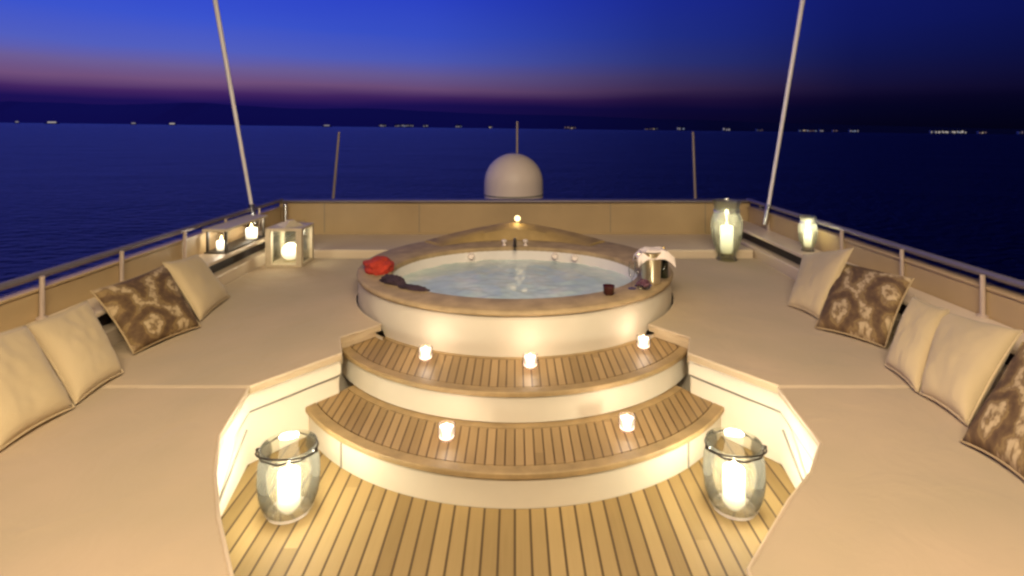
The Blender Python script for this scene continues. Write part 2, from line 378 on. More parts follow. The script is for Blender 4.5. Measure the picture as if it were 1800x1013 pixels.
# side shelves with dark recess
for sx, nm in ((-1, 'left'), (1, 'right')):
    t = empty('side_shelf', (0, 0, 0), f'narrow cream shelf along the {nm} bulwark with a dark slot beneath', 'shelf', 'narrow side shelves')
    a, b_ = sorted((sx * 2.80, sx * 3.095)); obj('shelf_top', box(a, b_, 0.8, 7.60, 0.725, 0.758), M['ledge'], t, bevel=0.008)
    a, b_ = sorted((sx * 2.80, sx * 3.095)); obj('fascia', box(a, b_, 0.8, 7.60, 0.003, 0.60), M['ledge'], t, bevel=0.015)
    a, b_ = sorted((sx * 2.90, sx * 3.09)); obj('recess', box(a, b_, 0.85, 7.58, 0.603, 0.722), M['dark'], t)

# ------------------------------------------------------------------ lounge bases and sun pads
ZP0, ZP1 = 0.44, 0.49
TC = (0.0, 5.41); TR = 1.445
EL = [(-1.03, 4.375), (-1.265, 4.10), (-1.165, 3.82), (-1.55, 3.335)]        # diagonal edge
NLL = [(-1.55, 3.315), (-1.455, 2.80), (-1.31, 2.49), (-1.15, 2.21), (-0.955, 1.92), (-0.90, 1.6), (-0.90, 0.9)]
NLR = [(-1.53, 3.315), (-1.465, 2.73), (-1.30, 2.50), (-1.12, 2.32), (-0.80, 1.95), (-0.74, 1.6), (-0.74, 0.9)]
def arc_pts(c, r, a0, a1, n=40):
    return [(c[0] + r * math.cos(a0 + (a1 - a0) * i / n), c[1] + r * math.sin(a0 + (a1 - a0) * i / n)) for i in range(n + 1)]
def mirror(P, s): return [(s * -p[0], p[1]) for p in P]      # s=-1 keeps the left side
ARC = 1.46
aA = math.atan2(4.375 - TC[1], -math.sqrt(ARC**2 - (4.375 - TC[1])**2)); aA = aA if aA < 0 else aA - 2 * math.pi
aA += 2 * math.pi
aB = math.pi - math.asin((6.58 - TC[1]) / ARC)
side = arc_pts(TC, ARC, aA, aB, 36)
def inset(P, d, sgn):  # offset an open polyline
    out = []
    for i in range(len(P)):
        a = Vector(P[max(i - 1, 0)]); b = Vector(P[min(i + 1, len(P) - 1)]); t = (b - a).normalized()
        nrm = Vector((-t.y, t.x)) * sgn; out.append((P[i][0] + nrm.x * d, P[i][1] + nrm.y * d))
    return out
for s_, nm in ((-1, 'left'), (1, 'right')):
    K = 1 if s_ < 0 else -1
    NL = NLL if s_ < 0 else NLR
    rear = [(K * x, y) for x, y in (side[::-1] + EL + [(-2.78, 3.335), (-2.78, 6.58)])]
    near = [(K * x, y) for x, y in (NL + [(-2.78, 0.9), (-2.78, 3.315)])]
    for P, lb in ((rear, f'wide beige sun pad beside the {nm} side of the hot tub'), (near, f'large beige sun pad in the near {nm} corner of the deck')):
        c = Vector((sum(p[0] for p in P) / len(P), sum(p[1] for p in P) / len(P), 0))
        t = empty('sun_pad', c + Vector((0, 0, ZP0)), lb, 'sun pad', 'beige sun pads')
        Q = [(p[0] - c.x, p[1] - c.y) for p in P]
        bm = add_prism(new(), Q, 0.0, ZP1 - ZP0); obj('pad', bm, M['pad'], t, bevel=0.018)
        bm = add_tube(new(), [(q[0] * 0.999, q[1] * 0.999, ZP1 - ZP0 - 0.006) for q in Q], 0.0075, 6, closed=True)
        obj('piping', bm, M['piping'], t)
        if P is rear:
            sk = [(K * x - c.x, y - c.y) for x, y in ((-1.035, 4.385), (-1.252, 4.10), (-1.17, 3.865), (-1.40, 3.9), (-1.40, 4.30))]
            obj('skirt', add_prism(new(), sk, 0.404 - ZP0, 0.004), M['pad'], t)
    # base: recessed a little under the pads
    edge = [(K * x, y) for x, y in (inset([(-1.03, 4.40), (-1.27, 4.13), (-1.165, 3.86), (-1.55, 3.36)] + NL[1:], 0.03, -1))]
    P = edge + [(K * -2.79, 0.9), (K * -2.79, 6.55), (K * -1.5, 6.55)] + [(K * x, y) for x, y in arc_pts(TC, 1.50, math.pi * 0.86, math.pi * 1.27, 14)]
    t = empty('lounge_base', (0, 0, 0), f'glossy white base under the {nm} sun pads beside the steps', 'seat base', 'white lounge bases')
    obj('base', add_prism(new(), P, 0.003, 0.312), M['gel'], t, bevel=0.008)
    P2 = [(K * x, y) for x, y in (inset([(-1.03, 4.40), (-1.27, 4.12), (-1.165, 3.85), (-1.55, 3.35)] + NL[1:], 0.012, -1))] + P[len(edge):]
    obj('coaming', add_prism(new(), P2, 0.326, ZP0 - 0.004), M['gel'], t, bevel=0.012)
    bm = add_tube(new(), [(e[0], e[1], 0.319) for e in edge], 0.010, 8); obj('shadow_gap', bm, M['seal'], t)
    x0 = K * -1.553
    bm = tube([(x0 + K * .045, 3.20, 0.30), (x0 + K * .055, 3.05, 0.22), (x0 + K * .06, 2.9, 0.13), (x0 + K * .06, 2.8, .05)], 0.007, 8)
    obj('cord', bm, M['seal'], t)

# ------------------------------------------------------------------ steps
UP = False
def wallx(y): return -1.30 + (y - 4.09) * 0.8 - 0.02 if UP else -1.53 + (y - 3.34) * 0.74 - 0.05
def arc_front(cy, r, d=0.0, n=48, dy=0):
    rr = r + d; best = None
    for k in range(2000):                                    # where the arc meets the base wall
        x = -k * 0.001
        if abs(x) >= rr: break
        y = cy - math.sqrt(rr * rr - x * x)
        if x <= wallx(y) - 0.02: break
    a = math.asin(x / rr)
    return [(rr * math.sin(a - 2 * a * i / n), cy - rr * math.cos(a - 2 * a * i / n)) for i in range(n + 1)]
def step(cy, r, cyb, rb, z0, z1, label, strip_xs):
    t = empty('curved_step', (0, cy - r, z0), label, 'step', 'curved teak steps')
    o = Vector((0, cy - r, z0)); sh = lambda P: [(p[0], p[1] - o.y) for p in P]
    A = arc_front(cy, r, 0.0); B = arc_front(cy, r, -0.075); Cc = arc_front(cyb, rb, -0.035)
    Rr = arc_front(cy, r, -0.022)
    h = z1 - z0
    obj('riser', add_strip(new(), sh(Rr), sh(Cc), 0.003, h - 0.036), M['geltub'], t)
    obj('nosing', add_strip(new(), sh(A), sh(B), h - 0.034, h), M['nosing'], t, bevel=0.007)
    B2 = arc_front(cy, r, -0.080); C2 = arc_front(cyb, rb, 0.035); 
    obj('tread', add_strip(new(), sh(B2), sh(C2), h - 0.034, h - 0.002), M['tread'], t)
    obj('rear_border', add_strip(new(), sh(arc_front(cyb, rb, 0.031)), sh(Cc), h - 0.034, h), M['nosing'], t)
    for x in strip_xs:
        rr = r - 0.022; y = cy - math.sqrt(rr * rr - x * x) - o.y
        obj('riser_strip', tube([(x, y, 0.004), (x, y, h - 0.037)], 0.007, 8), M['seal'], t)  # thin dark upright strip on the riser face
    return t
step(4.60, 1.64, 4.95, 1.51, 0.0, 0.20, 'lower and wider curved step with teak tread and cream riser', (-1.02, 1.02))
UP = True
step(4.95, 1.51, 5.41, 1.445, 0.203, 0.40, 'upper curved step with teak tread touching the hot tub', ())

# ------------------------------------------------------------------ hot tub
tub = empty('hot_tub', (0, TC[1], 0), 'round sunken hot tub with white sides and varnished teak rim', 'hot tub')
tub_loc = Vector((0, TC[1], 0))
obj('side_wall', lathe([(1.44, 0.003), (1.44, 0.45), (1.435, 0.62), (1.42, 0.672)], 96, cap0=True, cap1=False), M['geltub'], tub)
# rim: outer circle, inner ellipse (offset)
ia, ib, icy = 1.10, 0.92, 5.19 - TC[1]
nseg = 128; bm = new(); rings = []
for (kind, off, z) in (('o', -0.035, 0.676), ('o', 0, 0.684), ('o', 0.006, 0.702), ('o', -0.006, 0.718), ('o', -0.02, 0.722), ('i', 0.018, 0.722), ('i', 0.004, 0.716), ('i', 0, 0.70), ('i', 0.004, 0.674)):
    ring = []
    for k in range(nseg):
        a = 2 * math.pi * k / nseg
        if kind == 'o': p = ((TR + off) * math.cos(a), (TR + off) * math.sin(a))
        else: p = ((ia + off) * math.cos(a), icy + (ib + off) * math.sin(a))
        ring.append(bm.verts.new((p[0], p[1], z)))
    rings.append(ring)
for a, b_ in zip(rings, rings[1:]):
    for k in range(nseg): bm.faces.new((a[k], a[(k + 1) % nseg], b_[(k + 1) % nseg], b_[k]))
rim = obj('rim', bm, M['rim'], tub, angle=60)
# inner shell
obj('shell', lathe([(1.004, 0.690), (0.998, 0.60), (0.97, 0.45), (0.78, 0.42), (0.74, 0.10), (0.0, 0.08)], 96, cap0=False, cap1=False, sx=ia, sy=ib, c=(0, icy, 0)), M['acryl'], tub)
# water
bm = new(); grid = 40; rr = 24; ringp = None; cen = bm.verts.new((0, icy, 0.585)); prev = None
for i in range(1, grid + 1):
    q = i / grid * 0.996; ring = []
    for k in range(96):
        a = 2 * math.pi * k / 96; x = ia * q * math.cos(a); y = icy + ib * q * math.sin(a)
        z = 0.585 + 0.012 * noise.noise(Vector((x * 5, y * 5, 0))) + 0.010 * noise.noise(Vector((x * 13, y * 13, 2)))
        ring.append(bm.verts.new((x, y, z)))
    if prev is None:
        for k in range(96): bm.faces.new((cen, ring[k], ring[(k + 1) % 96]))
    else:
        for k in range(96): bm.faces.new((prev[k], ring[k], ring[(k + 1) % 96], prev[(k + 1) % 96]))
    prev = ring
m, nt, b = mat('tub_water')
tc = N(nt, 'ShaderNodeTexCoord'); nz = N(nt, 'ShaderNodeTexNoise'); nz.inputs['Scale'].default_value = 4; nz.inputs['Detail'].default_value = 7
nt.links.new(tc.outputs['Object'], nz.inputs['Vector'])
r = ramp(nt, [(0.3, (0.46, 0.58, 0.57)), (0.5, (0.54, 0.65, 0.62)), (0.68, (0.70, 0.75, 0.69))]); nt.links.new(nz.outputs['Fac'], r.inputs['Fac'])
nt.links.new(r.outputs['Color'], b.inputs['Base Color']); b.inputs['Roughness'].default_value = 0.22; b.inputs['IOR'].default_value = 1.33
b.inputs['Alpha'].default_value = 0.9
obj('water', bm, m, tub)
# raised pointed rear coping
bm = new(); n = 60; L = []
for i in range(n + 1):
    a = R(90) + R(46) * (1 - 2 * i / n); u = abs(1 - 2 * i / n)
    hgt = 0.015 + 0.145 * (1 - u) ** 1.1
    x, y = math.cos(a), math.sin(a)
    L.append([bm.verts.new((x * 1.10, y * 1.10 - .04, 0.724)), bm.verts.new((x * 1.16, y * 1.16 - .03, 0.724 + hgt * .75)),
              bm.verts.new((x * 1.24, y * 1.24, 0.724 + hgt)), bm.verts.new((x * 1.38, y * 1.38, 0.724 + hgt)), bm.verts.new((x * 1.42, y * 1.42, 0.724))])
for a, b_ in zip(L, L[1:]):
    for k in range(4): bm.faces.new((a[k], a[k + 1], b_[k + 1], b_[k]))
    bm.faces.new((a[0], b_[0], b_[4], a[4]))
bm.faces.new(L[0]); bm.faces.new(L[-1])
obj('headrest', bm, M['crest'], tub, angle=35)
# lamp on the peak
t = empty('globe_lamp', (0.03, 6.72, 0.868), 'small lit globe lamp on the peak behind the hot tub', 'lamp')
obj('lamp_base', lathe([(0.04, 0), (0.04, 0.012), (0.015, 0.02), (0.015, 0.03)], 16), M['gold'], t)
obj('globe', lathe([(0.001, 0.028), (0.022, 0.034), (0.036, 0.055), (0.036, 0.07), (0.022, 0.092), (0.001, 0.098)], 16), M['globe'], t)
point_light('lamp_light', (0, -0.09, 0.07), 0.9, (1, .78, .4), .03, t)
# faucet on the far inner wall
t = empty('tub_faucet', (0, 6.13, 0.724), 'dark curved faucet with two pale handles on the far tub rim', 'faucet')
obj('spout', tube([(0, 0.04, 0), (0, 0.04, 0.05), (0, 0.0, 0.075), (0, -0.07, 0.07), (0, -0.11, 0.02), (0, -.115, -.02)], 0.017, 12), M['iron'], t)
for x in (-.115, .115):
    obj('handle', lathe([(0.022, 0), (0.022, .01), (.012, .015), (.014, .035), (.028, .045), (.028, .06), (.01, .066)], 16, (x, .04, 0)), M['towel'], t)
# pale jets in the far shell wall
for x in (-.46, .42, .62):
    y = icy + ib * math.sqrt(1 - (x / ia) ** 2) * .985
    bm = lathe([(0.001, -.01), (0.03, -.012), (0.036, 0.0), (0.03, .012), (.02, .005), (.001, .004)], 20)
    bmesh.ops.rotate(bm, verts=bm.verts, matrix=Matrix.Rotation(R(90), 3, 'X'))
    o = obj('jet', bm, M['towel'], tub, loc=(x, y - .03, .652))

# ------------------------------------------------------------------ things on the rim
def blob(name, label, cat, loc, dims, m, seed, rz=0, folds=1.0):
    bm = new(); bmesh.ops.create_icosphere(bm, subdivisions=5, radius=1)
    for v in bm.verts:
        c = v.co.copy(); n_ = noise.noise(c * 1.7 + Vector((seed, 0, 0))) * .28 + abs(noise.noise(c * 3.5 + Vector((0, seed, 0)))) * .30 * folds
        c *= (1 + n_); c.z = max(c.z, -.45)
        v.co = Vector((c.x * dims[0], c.y * dims[1], (c.z + .45) * dims[2]))
    o = obj(name, bm, m, loc=loc, angle=180); o.rotation_euler.z = rz
    return tag(o, label, cat)
Z = 0.723
blob('red_towel', 'crumpled bright red towel on the left end of the tub rim', 'towel', (-1.22, 5.10, Z), (.13, .17, .075), M['red'], 3.3, R(20), .5)
blob('dark_towel', 'dark purple folded towel on the tub rim beside the red towel', 'towel', (-1.0, 4.68, Z), (.13, .05, .042), M['purple'], 8.1, R(-35))
blob('dark_cloth', 'small dark cloth trailing along the tub rim towards the water', 'cloth', (-.80, 4.50, Z), (.12, .035, .022), M['purple'], 5.2, R(-25))  # loose dark cloth lying flat along the rim
# champagne cooler with a draped towel
t = empty('wine_cooler', (1.12, 4.68, Z), 'tall brushed metal wine cooler on the right of the tub rim', 'wine cooler')
bm = lathe([(.064, 0), (.074, .004), (.079, .10), (.087, .25), (.093, .262), (.087, .268), (.079, .255), (.070, .02)], 32, cap1=True)
obj('bucket', bm, M['gold'], t)
for sx in (-1, 1):
    obj('handle', tube([(sx * .076, 0, .20), (sx * .105, 0, .205), (sx * .11, 0, .235), (sx * .08, 0, .245)], .006, 8), M['gold'], t)
bm = new(); n = 28; g = [[None] * (n + 1) for _ in range(n + 1)]
for i in range(n + 1):
    for j in range(n + 1):
        x = (i / n - .5) * .34; y = (j / n - .5) * .24
        rr = max(abs(x) - .07, 0) ** 1.5 * 3.5; ry = max(abs(y) - .08, 0)
        z = .278 - min(rr * .55, .5) - min(ry * 1.6, .5) + .008 * noise.noise(Vector((x * 22, y * 22, 1)))
        g[i][j] = bm.verts.new((x * .9, y * .9, z))
for i in range(n):
    for j in range(n): bm.faces.new((g[i][j], g[i + 1][j], g[i + 1][j + 1], g[i][j + 1]))
o = obj('draped_towel', bm, M['towel'], loc=(1.15, 4.70, Z)); sol = o.modifiers.new('s', 'SOLIDIFY'); sol.thickness = .008
tag(o, 'pale folded towel draped over the metal wine cooler', 'towel')
t = empty('champagne_bottle', (1.27, 4.86, Z), 'dark champagne bottle standing behind the metal wine cooler', 'bottle')
obj('glass_body', lathe([(.036, 0), (.042, .01), (.042, .14), (.03, .18), (.015, .21), (.014, .235)], 24), M['bottle'], t)
obj('foil', lathe([(.0165, .212), (.0165, .25), (.010, .262)], 20), M['bottlefoil'], t)
def flute(loc, label):
    t = empty('champagne_flute', loc, label, 'glass', 'champagne flutes on the tub rim')
    obj('foot', lathe([(.032, 0), (.032, .002), (.005, .006)], 20), M['glass'], t)
    obj('stem', lathe([(.004, .006), (.004, .08)], 10), M['glass'], t)
    obj('bowl', lathe([(.005, .08), (.022, .10), (.028, .14), (.024, .21)], 24, cap1=False), M['glass'], t)
flute((1.00, 4.60, Z), 'champagne flute nearest the metal wine cooler')
flute((.93, 4.52, Z), 'champagne flute beside the dark grapes on the tub rim')
t = empty('grape_bowl', (1.02, 4.50, Z), 'shallow bowl heaped with dark grapes on the right tub rim', 'fruit bowl')
obj('bowl', lathe([(.03, 0), (.05, .015), (.065, .035), (.06, .035), (.045, .018)], 24), M['glass'], t)
bm = new()
for k in range(26):
    a = random.random() * 6.28; q = random.random() ** .5 * .05
    mtx = Matrix.Translation((q * math.cos(a), q * math.sin(a), .035 + (.05 - q) * .7 + random.random() * .012))
    bmesh.ops.create_icosphere(bm, subdivisions=2, radius=.014, matrix=mtx)
obj('grapes', bm, M['grape'], t)
t = empty('votive_glass', (.72, 4.36, Z), 'small unlit dark red votive glass on the right front of the tub rim', 'votive')
obj('cup', lathe([(.03, 0), (.04, .01), (.046, .07), (.042, .07), (.036, .02)], 24), M['redglass'], t)

# ------------------------------------------------------------------ candles and lanterns
WARM = (1.0, 0.94, 0.80)
def candle(loc, r, h, w, label, rad=0.03, group='lit pillar candles in the lanterns'):
    t = empty('pillar_candle', loc, label, 'candle', group)
    obj('wax', lathe([(r, 0), (r, h - .01), (r * .93, h), (r * .75, h - .006), (0.002, h - .012)], 28, cap1=False), M['wax'], t)
    obj('wick', tube([(0, 0, h - .012), (0.001, 0, h + .01)], .0015, 6), M['iron'], t)
    obj('flame', lathe([(.001, h + .003), (.009, h + .015), (.010, h + .025), (.004, h + .045), (.0008, h + .055)], 12), M['flame'], t)
    point_light('candle_light', (0, 0, h + .06), w, WARM, rad, t)
    return t
def floor_lantern(loc, side):
    t = empty('glass_lantern', loc, f'barrel shaped glass lantern with dark collar on the teak floor {side}', 'lantern', 'glass lanterns on the teak floor')
    obj('glass_barrel', lathe([(.105, .004), (.13, .02), (.158, .10), (.168, .19), (.162, .28), (.145, .34), (.150, .37), (.146, .37), (.140, .34), (.157, .28), (.163, .19), (.153, .10), (.125, .024), (.0, .012)], 40, cap1=False), M['glass'], t)
    obj('base_disc', lathe([(.11, 0), (.118, .004), (.11, .011), (.02, .0115)], 32), M['towel'], t)
    pts = [(.153 * math.cos(a), .153 * math.sin(a), .345 + .004 * math.sin(9 * a)) for a in [2 * math.pi * k / 36 for k in range(36)]]
    obj('collar', tube(pts, .0055, 8, closed=True), M['iron'], t)
    h = [( .16 * math.cos(a), -.04 - .10 * math.sin(a), .35 + .012 * math.sin(a)) for a in [math.pi * k / 16 for k in range(17)]]
    o = obj('handle', tube(h, .005, 8), M['iron'], t)
    for sx in (-1, 1): obj('lug', lathe([(.001, -.014), (.013, -.008), (.013, .008), (.001, .014)], 12, (sx * .158, -.03, .352)), M['iron'], t)
    t.scale = (.94, .94, .94)
    candle(Vector(loc) + Vector((0, 0, .013)), .056, .19, 24, f'thick white candle inside the barrel lantern on the floor {side}', .05)
lp = atz(508, 898, 0); rp_ = atz(1290, 892, 0)
floor_lantern((lp.x, lp.y, 0.001), 'left of the steps'); floor_lantern((rp_.x, rp_.y, 0.001), 'right of the steps')

def hurricane(loc, s, label, lab2, w):
    t = empty('hurricane_lantern', loc, label, 'lantern', 'tall glass hurricane lanterns')
    P = [(.11, .0), (.12, .01), (.10, .04), (.105, .08), (.14, .16), (.165, .26), (.175, .38), (.165, .48), (.14, .54), (.135, .60), (.155, .68), (.149, .68), (.130, .60), (.135, .54), (.159, .48), (.169, .38), (.159, .26), (.134, .165), (.098, .09), (.0, .08)]
    obj('glass_vase', lathe([(r * s, z * s) for r, z in P], 36, cap1=False), M['frost'], t)
    pts = [(.141 * s * math.cos(a), .141 * s * math.sin(a), .56 * s) for a in [2 * math.pi * k / 28 for k in range(28)]]
    obj('collar', tube(pts, .008, 8, closed=True), M['steel'], t)
    candle(Vector(loc) + Vector((0, 0, .085 * s)), .07 * s, .30 * s, w, lab2, .03)
p = atz(1280, 464, .49); hurricane((2.42, 6.50, .492), 1.0, 'tall footed hurricane lantern at the right rear corner of the sun pad', 'thick candle inside the tall hurricane lantern at right rear', 3.0)
p = atx(1420, 446, 2.95); hurricane((2.95, p.y, .76), .52, 'smaller hurricane lantern on the right side shelf behind the cushions', 'candle inside the smaller hurricane lantern on the right side shelf', 2.6)

# square lantern at the left rear corner
t = empty('square_lantern', (-2.50, 6.34, .492), 'square pale framed lantern at the left rear corner of the sun pad', 'lantern')
w = .165; h = .42
for sx in (-1, 1):
    for sy in (-1, 1): obj('corner_bar', box(sx * w - .033, sx * w + .028, sy * w - .028, sy * w + .028, .03, h - .03), M['whitewood'], t, bevel=.003)
obj('base', box(-.195, .195, -.195, .195, 0, .03), M['whitewood'], t, bevel=.004)
bm = box(-.195, .195, -.195, .195, h - .03, h); obj('lid', bm, M['whitewood'], t, bevel=.004)
bm = lathe([(.16, h), (.06, h + .045), (.05, h + .06), (.001, h + .062)], 4); obj('cap', bm, M['whitewood'], t)
for sx in (-1, 1):
    obj('glass_pane', box(sx * w - .002, sx * w + .002, -w + .024, w - .024, .03, h - .03), M['glass'], t)
    obj('glass_pane', box(-w + .024, w - .024, sx * w - .002, sx * w + .002, .03, h - .03), M['glass'], t)
t = empty('ball_candle', (-2.50, 6.34, .523), 'round glowing ball candle inside the square pale lantern', 'candle')
obj('wax', lathe([(.05, 0)] + [(.095 * math.cos(a), .10 + .095 * math.sin(a)) for a in [R(-58 + 148 * k / 14) for k in range(15)]], 32), M['wax'], t)
obj('stand', lathe([(.07, 0), (.075, .01), (.05, .018)], 24), M['gold'], t)
point_light('candle_light', (0, -.02, .26), 4.0, WARM, .04, t)

# long two-candle lantern on left shelf
t = empty('long_lantern', (-2.95, 6.05, .76), 'long low lantern with pale lid on the left side shelf by the antenna', 'lantern')
for y in (-.42, .42):
    for x in (-.09, .09): obj('corner_bar', box(x - .011, x + .011, y - .011, y + .011, .012, .22), M['iron'], t)
obj('lid', box(-.12, .12, -.47, .47, .22, .245), M['whitewood'], t, bevel=.004)
obj('tray', box(-.11, .11, -.45, .45, 0, .012), M['iron'], t)
candle((-2.95, 5.72, .7725), .045, .09, 2.0, 'near candle inside the long low lantern on left shelf', .03)
candle((-2.93, 6.33, .7725), .06, .11, 2.4, 'far thicker candle inside the long low lantern on left shelf', .03)

# tealights
def tealight(px, py, z, label):
    p = atz(px, py, z); t = empty('tealight', p, label, 'tealight', 'glowing tealights on the steps')
    obj('glass_cup', lathe([(.036, 0), (.043, .006), (.049, .03), (.050, .085), (.047, .085), (.046, .03), (.036, .01), (.001, .009)], 24, cap1=False), M['glass'], t)
    obj('wax', lathe([(.034, .010), (.042, .016), (.044, .064), (.038, .07), (.001, .066)], 20, cap1=False), M['teacup'], t)
    obj('flame', lathe([(.001, .068), (.007, .074), (.008, .08), (.001, .094)], 10), M['flame'], t)
    point_light('tealight_light', (0, 0, .115), 1.3, (1.0, .82, .66), .03, t)
tealight(748, 632, .402, 'tealight on the left of the upper step by the tub')
tealight(932, 646, .402, 'tealight on the middle of the upper step')
tealight(1131, 612, .402, 'tealight on the right end of the upper step')
tealight(785, 772, .202, 'tealight on the left part of the lower step')
tealight(1102, 756, .202, 'tealight on the right part of the lower step')

# ------------------------------------------------------------------ scatter cushions
def pillow(bl, br, tl, tr, m, label, th=.15, group=None):
    c = (bl + br + tl + tr) / 4; n = 26; bm = new()
    nrm = (br - bl).cross(tl - bl).normalized()
    if nrm.z < 0: nrm = -nrm
    uvl = bm.loops.layers.uv.new('UVMap'); F_ = []; uvm = {}
    seed = random.random() * 50
    for sgn in (1, -1):
        g = []
        for i in range(n + 1):
            row = []
            for j in range(n + 1):
                u = i / n; v = j / n
                a, b_ = 2 * u - 1, 2 * v - 1
                # edges pull in between the corners
                pu = a * (1 - .06 * (1 - b_ * b_)); pv = b_ * (1 - .06 * (1 - a * a))
                U, V = (pu + 1) / 2, (pv + 1) / 2
                p = bl * (1 - U) * (1 - V) + br * U * (1 - V) + tl * (1 - U) * V + tr * U * V - c
                k = max(0, (1 - a ** 4) * (1 - b_ ** 4)) ** .55
                wob = .012 * noise.noise(Vector((u * 3 + seed, v * 3, sgn))) * k + .006 * noise.noise(Vector((u * 9 + seed, v * 9, sgn))) * k
                p = p + nrm * (sgn * th / 2 * k + wob)
                vt = bm.verts.new(p); uvm[vt] = (u, v); row.append(vt)
            g.append(row)
        for i in range(n):
            for j in range(n):
                q = (g[i][j], g[i + 1][j], g[i + 1][j + 1], g[i][j + 1]); bm.faces.new(q if sgn > 0 else q[::-1])
    for f in bm.faces:
        for l in f.loops: l[uvl].uv = uvm[l.vert]
    bmesh.ops.remove_doubles(bm, verts=bm.verts, dist=.0005)
    t = empty('scatter_cushion', c, label, 'cushion', group)
    o = obj('cover', bm, m, t, angle=180)
    # piping round the edge
    pts = []
    def E(u, v):
        a, b_ = 2 * u - 1, 2 * v - 1; U = (a * (1 - .06 * (1 - b_ * b_)) + 1) / 2; V = (b_ * (1 - .06 * (1 - a * a)) + 1) / 2
        return bl * (1 - U) * (1 - V) + br * U * (1 - V) + tl * (1 - U) * V + tr * U * V - c
    for k in range(14): pts.append(E(k / 14, 0))
    for k in range(14): pts.append(E(1, k / 14))
    for k in range(14): pts.append(E(1 - k / 14, 1))
    for k in range(14): pts.append(E(0, 1 - k / 14))
    obj('piping', tube(pts, .006, 6, closed=True), m if m is M['paisley'] else M['cushion'], t)
    return t
ZC = .505
def PL(bl, br, tl, tr, X, m, label, th, group, tz=None):
    s = 1 if X > 0 else -1
    off = Vector((-s * .03, 0, .035))
    B = [atz(*q, ZC) for q in (bl, br)]; T = [atx(*q, X) for q in (tl, tr)]
    pillow(B[0], B[1], T[0], T[1], m, label, th, group)
gT = 'plain tan scatter cushions'; gP = 'brown patterned scatter cushions'
PL((-5, 795), (130, 716), (-130, 612), (46, 572), -2.83, M['cushion'], 'plain tan cushion at the left edge of the photo', .16, gT)
PL((133, 711), (216, 655), (45, 572), (152, 528), -2.86, M['cushion'], 'plain tan cushion between the edge cushion and the left patterned cushion', .15, gT)
PL((235, 622), (352, 574), (160, 512), (290, 465), -2.86, M['paisley'], 'brown patterned cushion against the left bulwark', .16, gP)
PL((352, 564), (404, 522), (286, 462), (346, 447), -2.84, M['cushion'], 'small plain tan cushion beyond the left patterned cushion', .12, gT)
PL((1385, 536), (1442, 562), (1412, 448), (1500, 436), 2.80, M['cushion'], 'plain tan cushion mostly hidden beyond the right patterned cushion', .13, gT)
PL((1433, 576), (1556, 611), (1470, 460), (1606, 490), 2.82, M['paisley'], 'brown patterned cushion against the right bulwark', .16, gP)
PL((1556, 642), (1612, 690), (1606, 520), (1668, 545), 2.76, M['cushion'], 'plain tan cushion turned edge on behind the right patterned cushion', .12, gT)
PL((1618, 692), (1700, 748), (1652, 545), (1797, 582), 2.80, M['cushion'], 'plain tan cushion between the two patterned cushions on the right', .16, gT)
PL((1690, 776), (1810, 852), (1798, 602), (1990, 668), 2.80, M['paisley'], 'brown patterned cushion cut off by the right edge of the photo', .16, gP)

# ------------------------------------------------------------------ dome, antennas, jackstaffs
t = empty('satellite_dome', (-.02, 9.0, .252), 'pale satellite dome on a pedestal beyond the front bulwark', 'satellite dome')
obj('pedestal', lathe([(.26, 0), (.26, .03), (.18, .07), (.18, .36), (.30, .42)], 32), M['hull'], t)
prof = [(.30, .422), (.42, .47), (.46, .56), (.468, .70), (.466, .88)]
for k in range(1, 13):
    a = R(90) * k / 12; prof.append((max(.466 * math.cos(a), .001), .88 + .466 * math.sin(a)))
obj('radome', lathe(prof, 48), M['dome'], t)
obj('seam', lathe([(.470, .69), (.473, .70), (.470, .71)], 48, cap0=False, cap1=False), M['seal'], t)
p = aty(909, 214, 9.6)
tag(obj('aerial', tube([(0, 0, .25), (0, 0, 1.2), (0, 0, p.z)], .024, 10, r1=.019), M['postm'], loc=(p.x, 9.6, 0)), 'short aerial rising straight behind the satellite dome', 'aerial')
for a, b_, nm in (((586, 345), (596, 232), 'left'), ((1222, 345), (1218, 232), 'right')):
    p = aty(*a, 9.4); q = aty(*b_, 9.4); dr = (q - p).normalized(); base = p - dr * ((p.z - .252) / dr.z)
    t = empty('jackstaff', base, f'thin grey pole beyond the front bulwark, {nm} of the dome', 'pole', 'thin poles on the foredeck')
    obj('pole', tube([(0, 0, 0), q - base], .026, 10, r1=.020), M['postm'], t)
    obj('foot', lathe([(.06, 0), (.06, .012), (.03, .03)], 16), M['steel'], t)
for a, b_, X, nm in (((444, 372), (378, 0), -3.10, 'left'), ((1349, 372), (1411, 0), 3.06, 'right')):
    p = atx(*a, X); q = aty(*b_, p.y); d = (q - p)
    t = empty('whip_antenna', p, f'tall white whip antenna leaning outward at the {nm} handrail', 'antenna', 'tall whip antennas')
    obj('mount', tube([d * -.06, d * .035], .036, 12), M['steel'], t)
    obj('whip', tube([d * .03, d * .4, d * .8, d * 1.3, d * 1.9], .020, 12, r1=.034), M['whip'], t)

# ------------------------------------------------------------------ lamps out of frame: warm downlights of the deck above
def area(loc, rot, w, sx, sy, col):
    l = bpy.data.lights.new('deck_downlight', 'AREA'); l.shape = 'RECTANGLE'; l.size = sx; l.size_y = sy; l.energy = w; l.color = col
    o = bpy.data.objects.new('deck_downlight', l); COL.objects.link(o); o.location = loc; o.rotation_euler = [R(a) for a in rot]
area((0, -1.2, 4.3), (38, 0, 0), 450, 3.4, 1.2, (1.0, 0.82, 0.57))
area((0, 1.8, 4.6), (12, 0, 0), 120, 3.0, 1.0, (1.0, 0.81, 0.55))

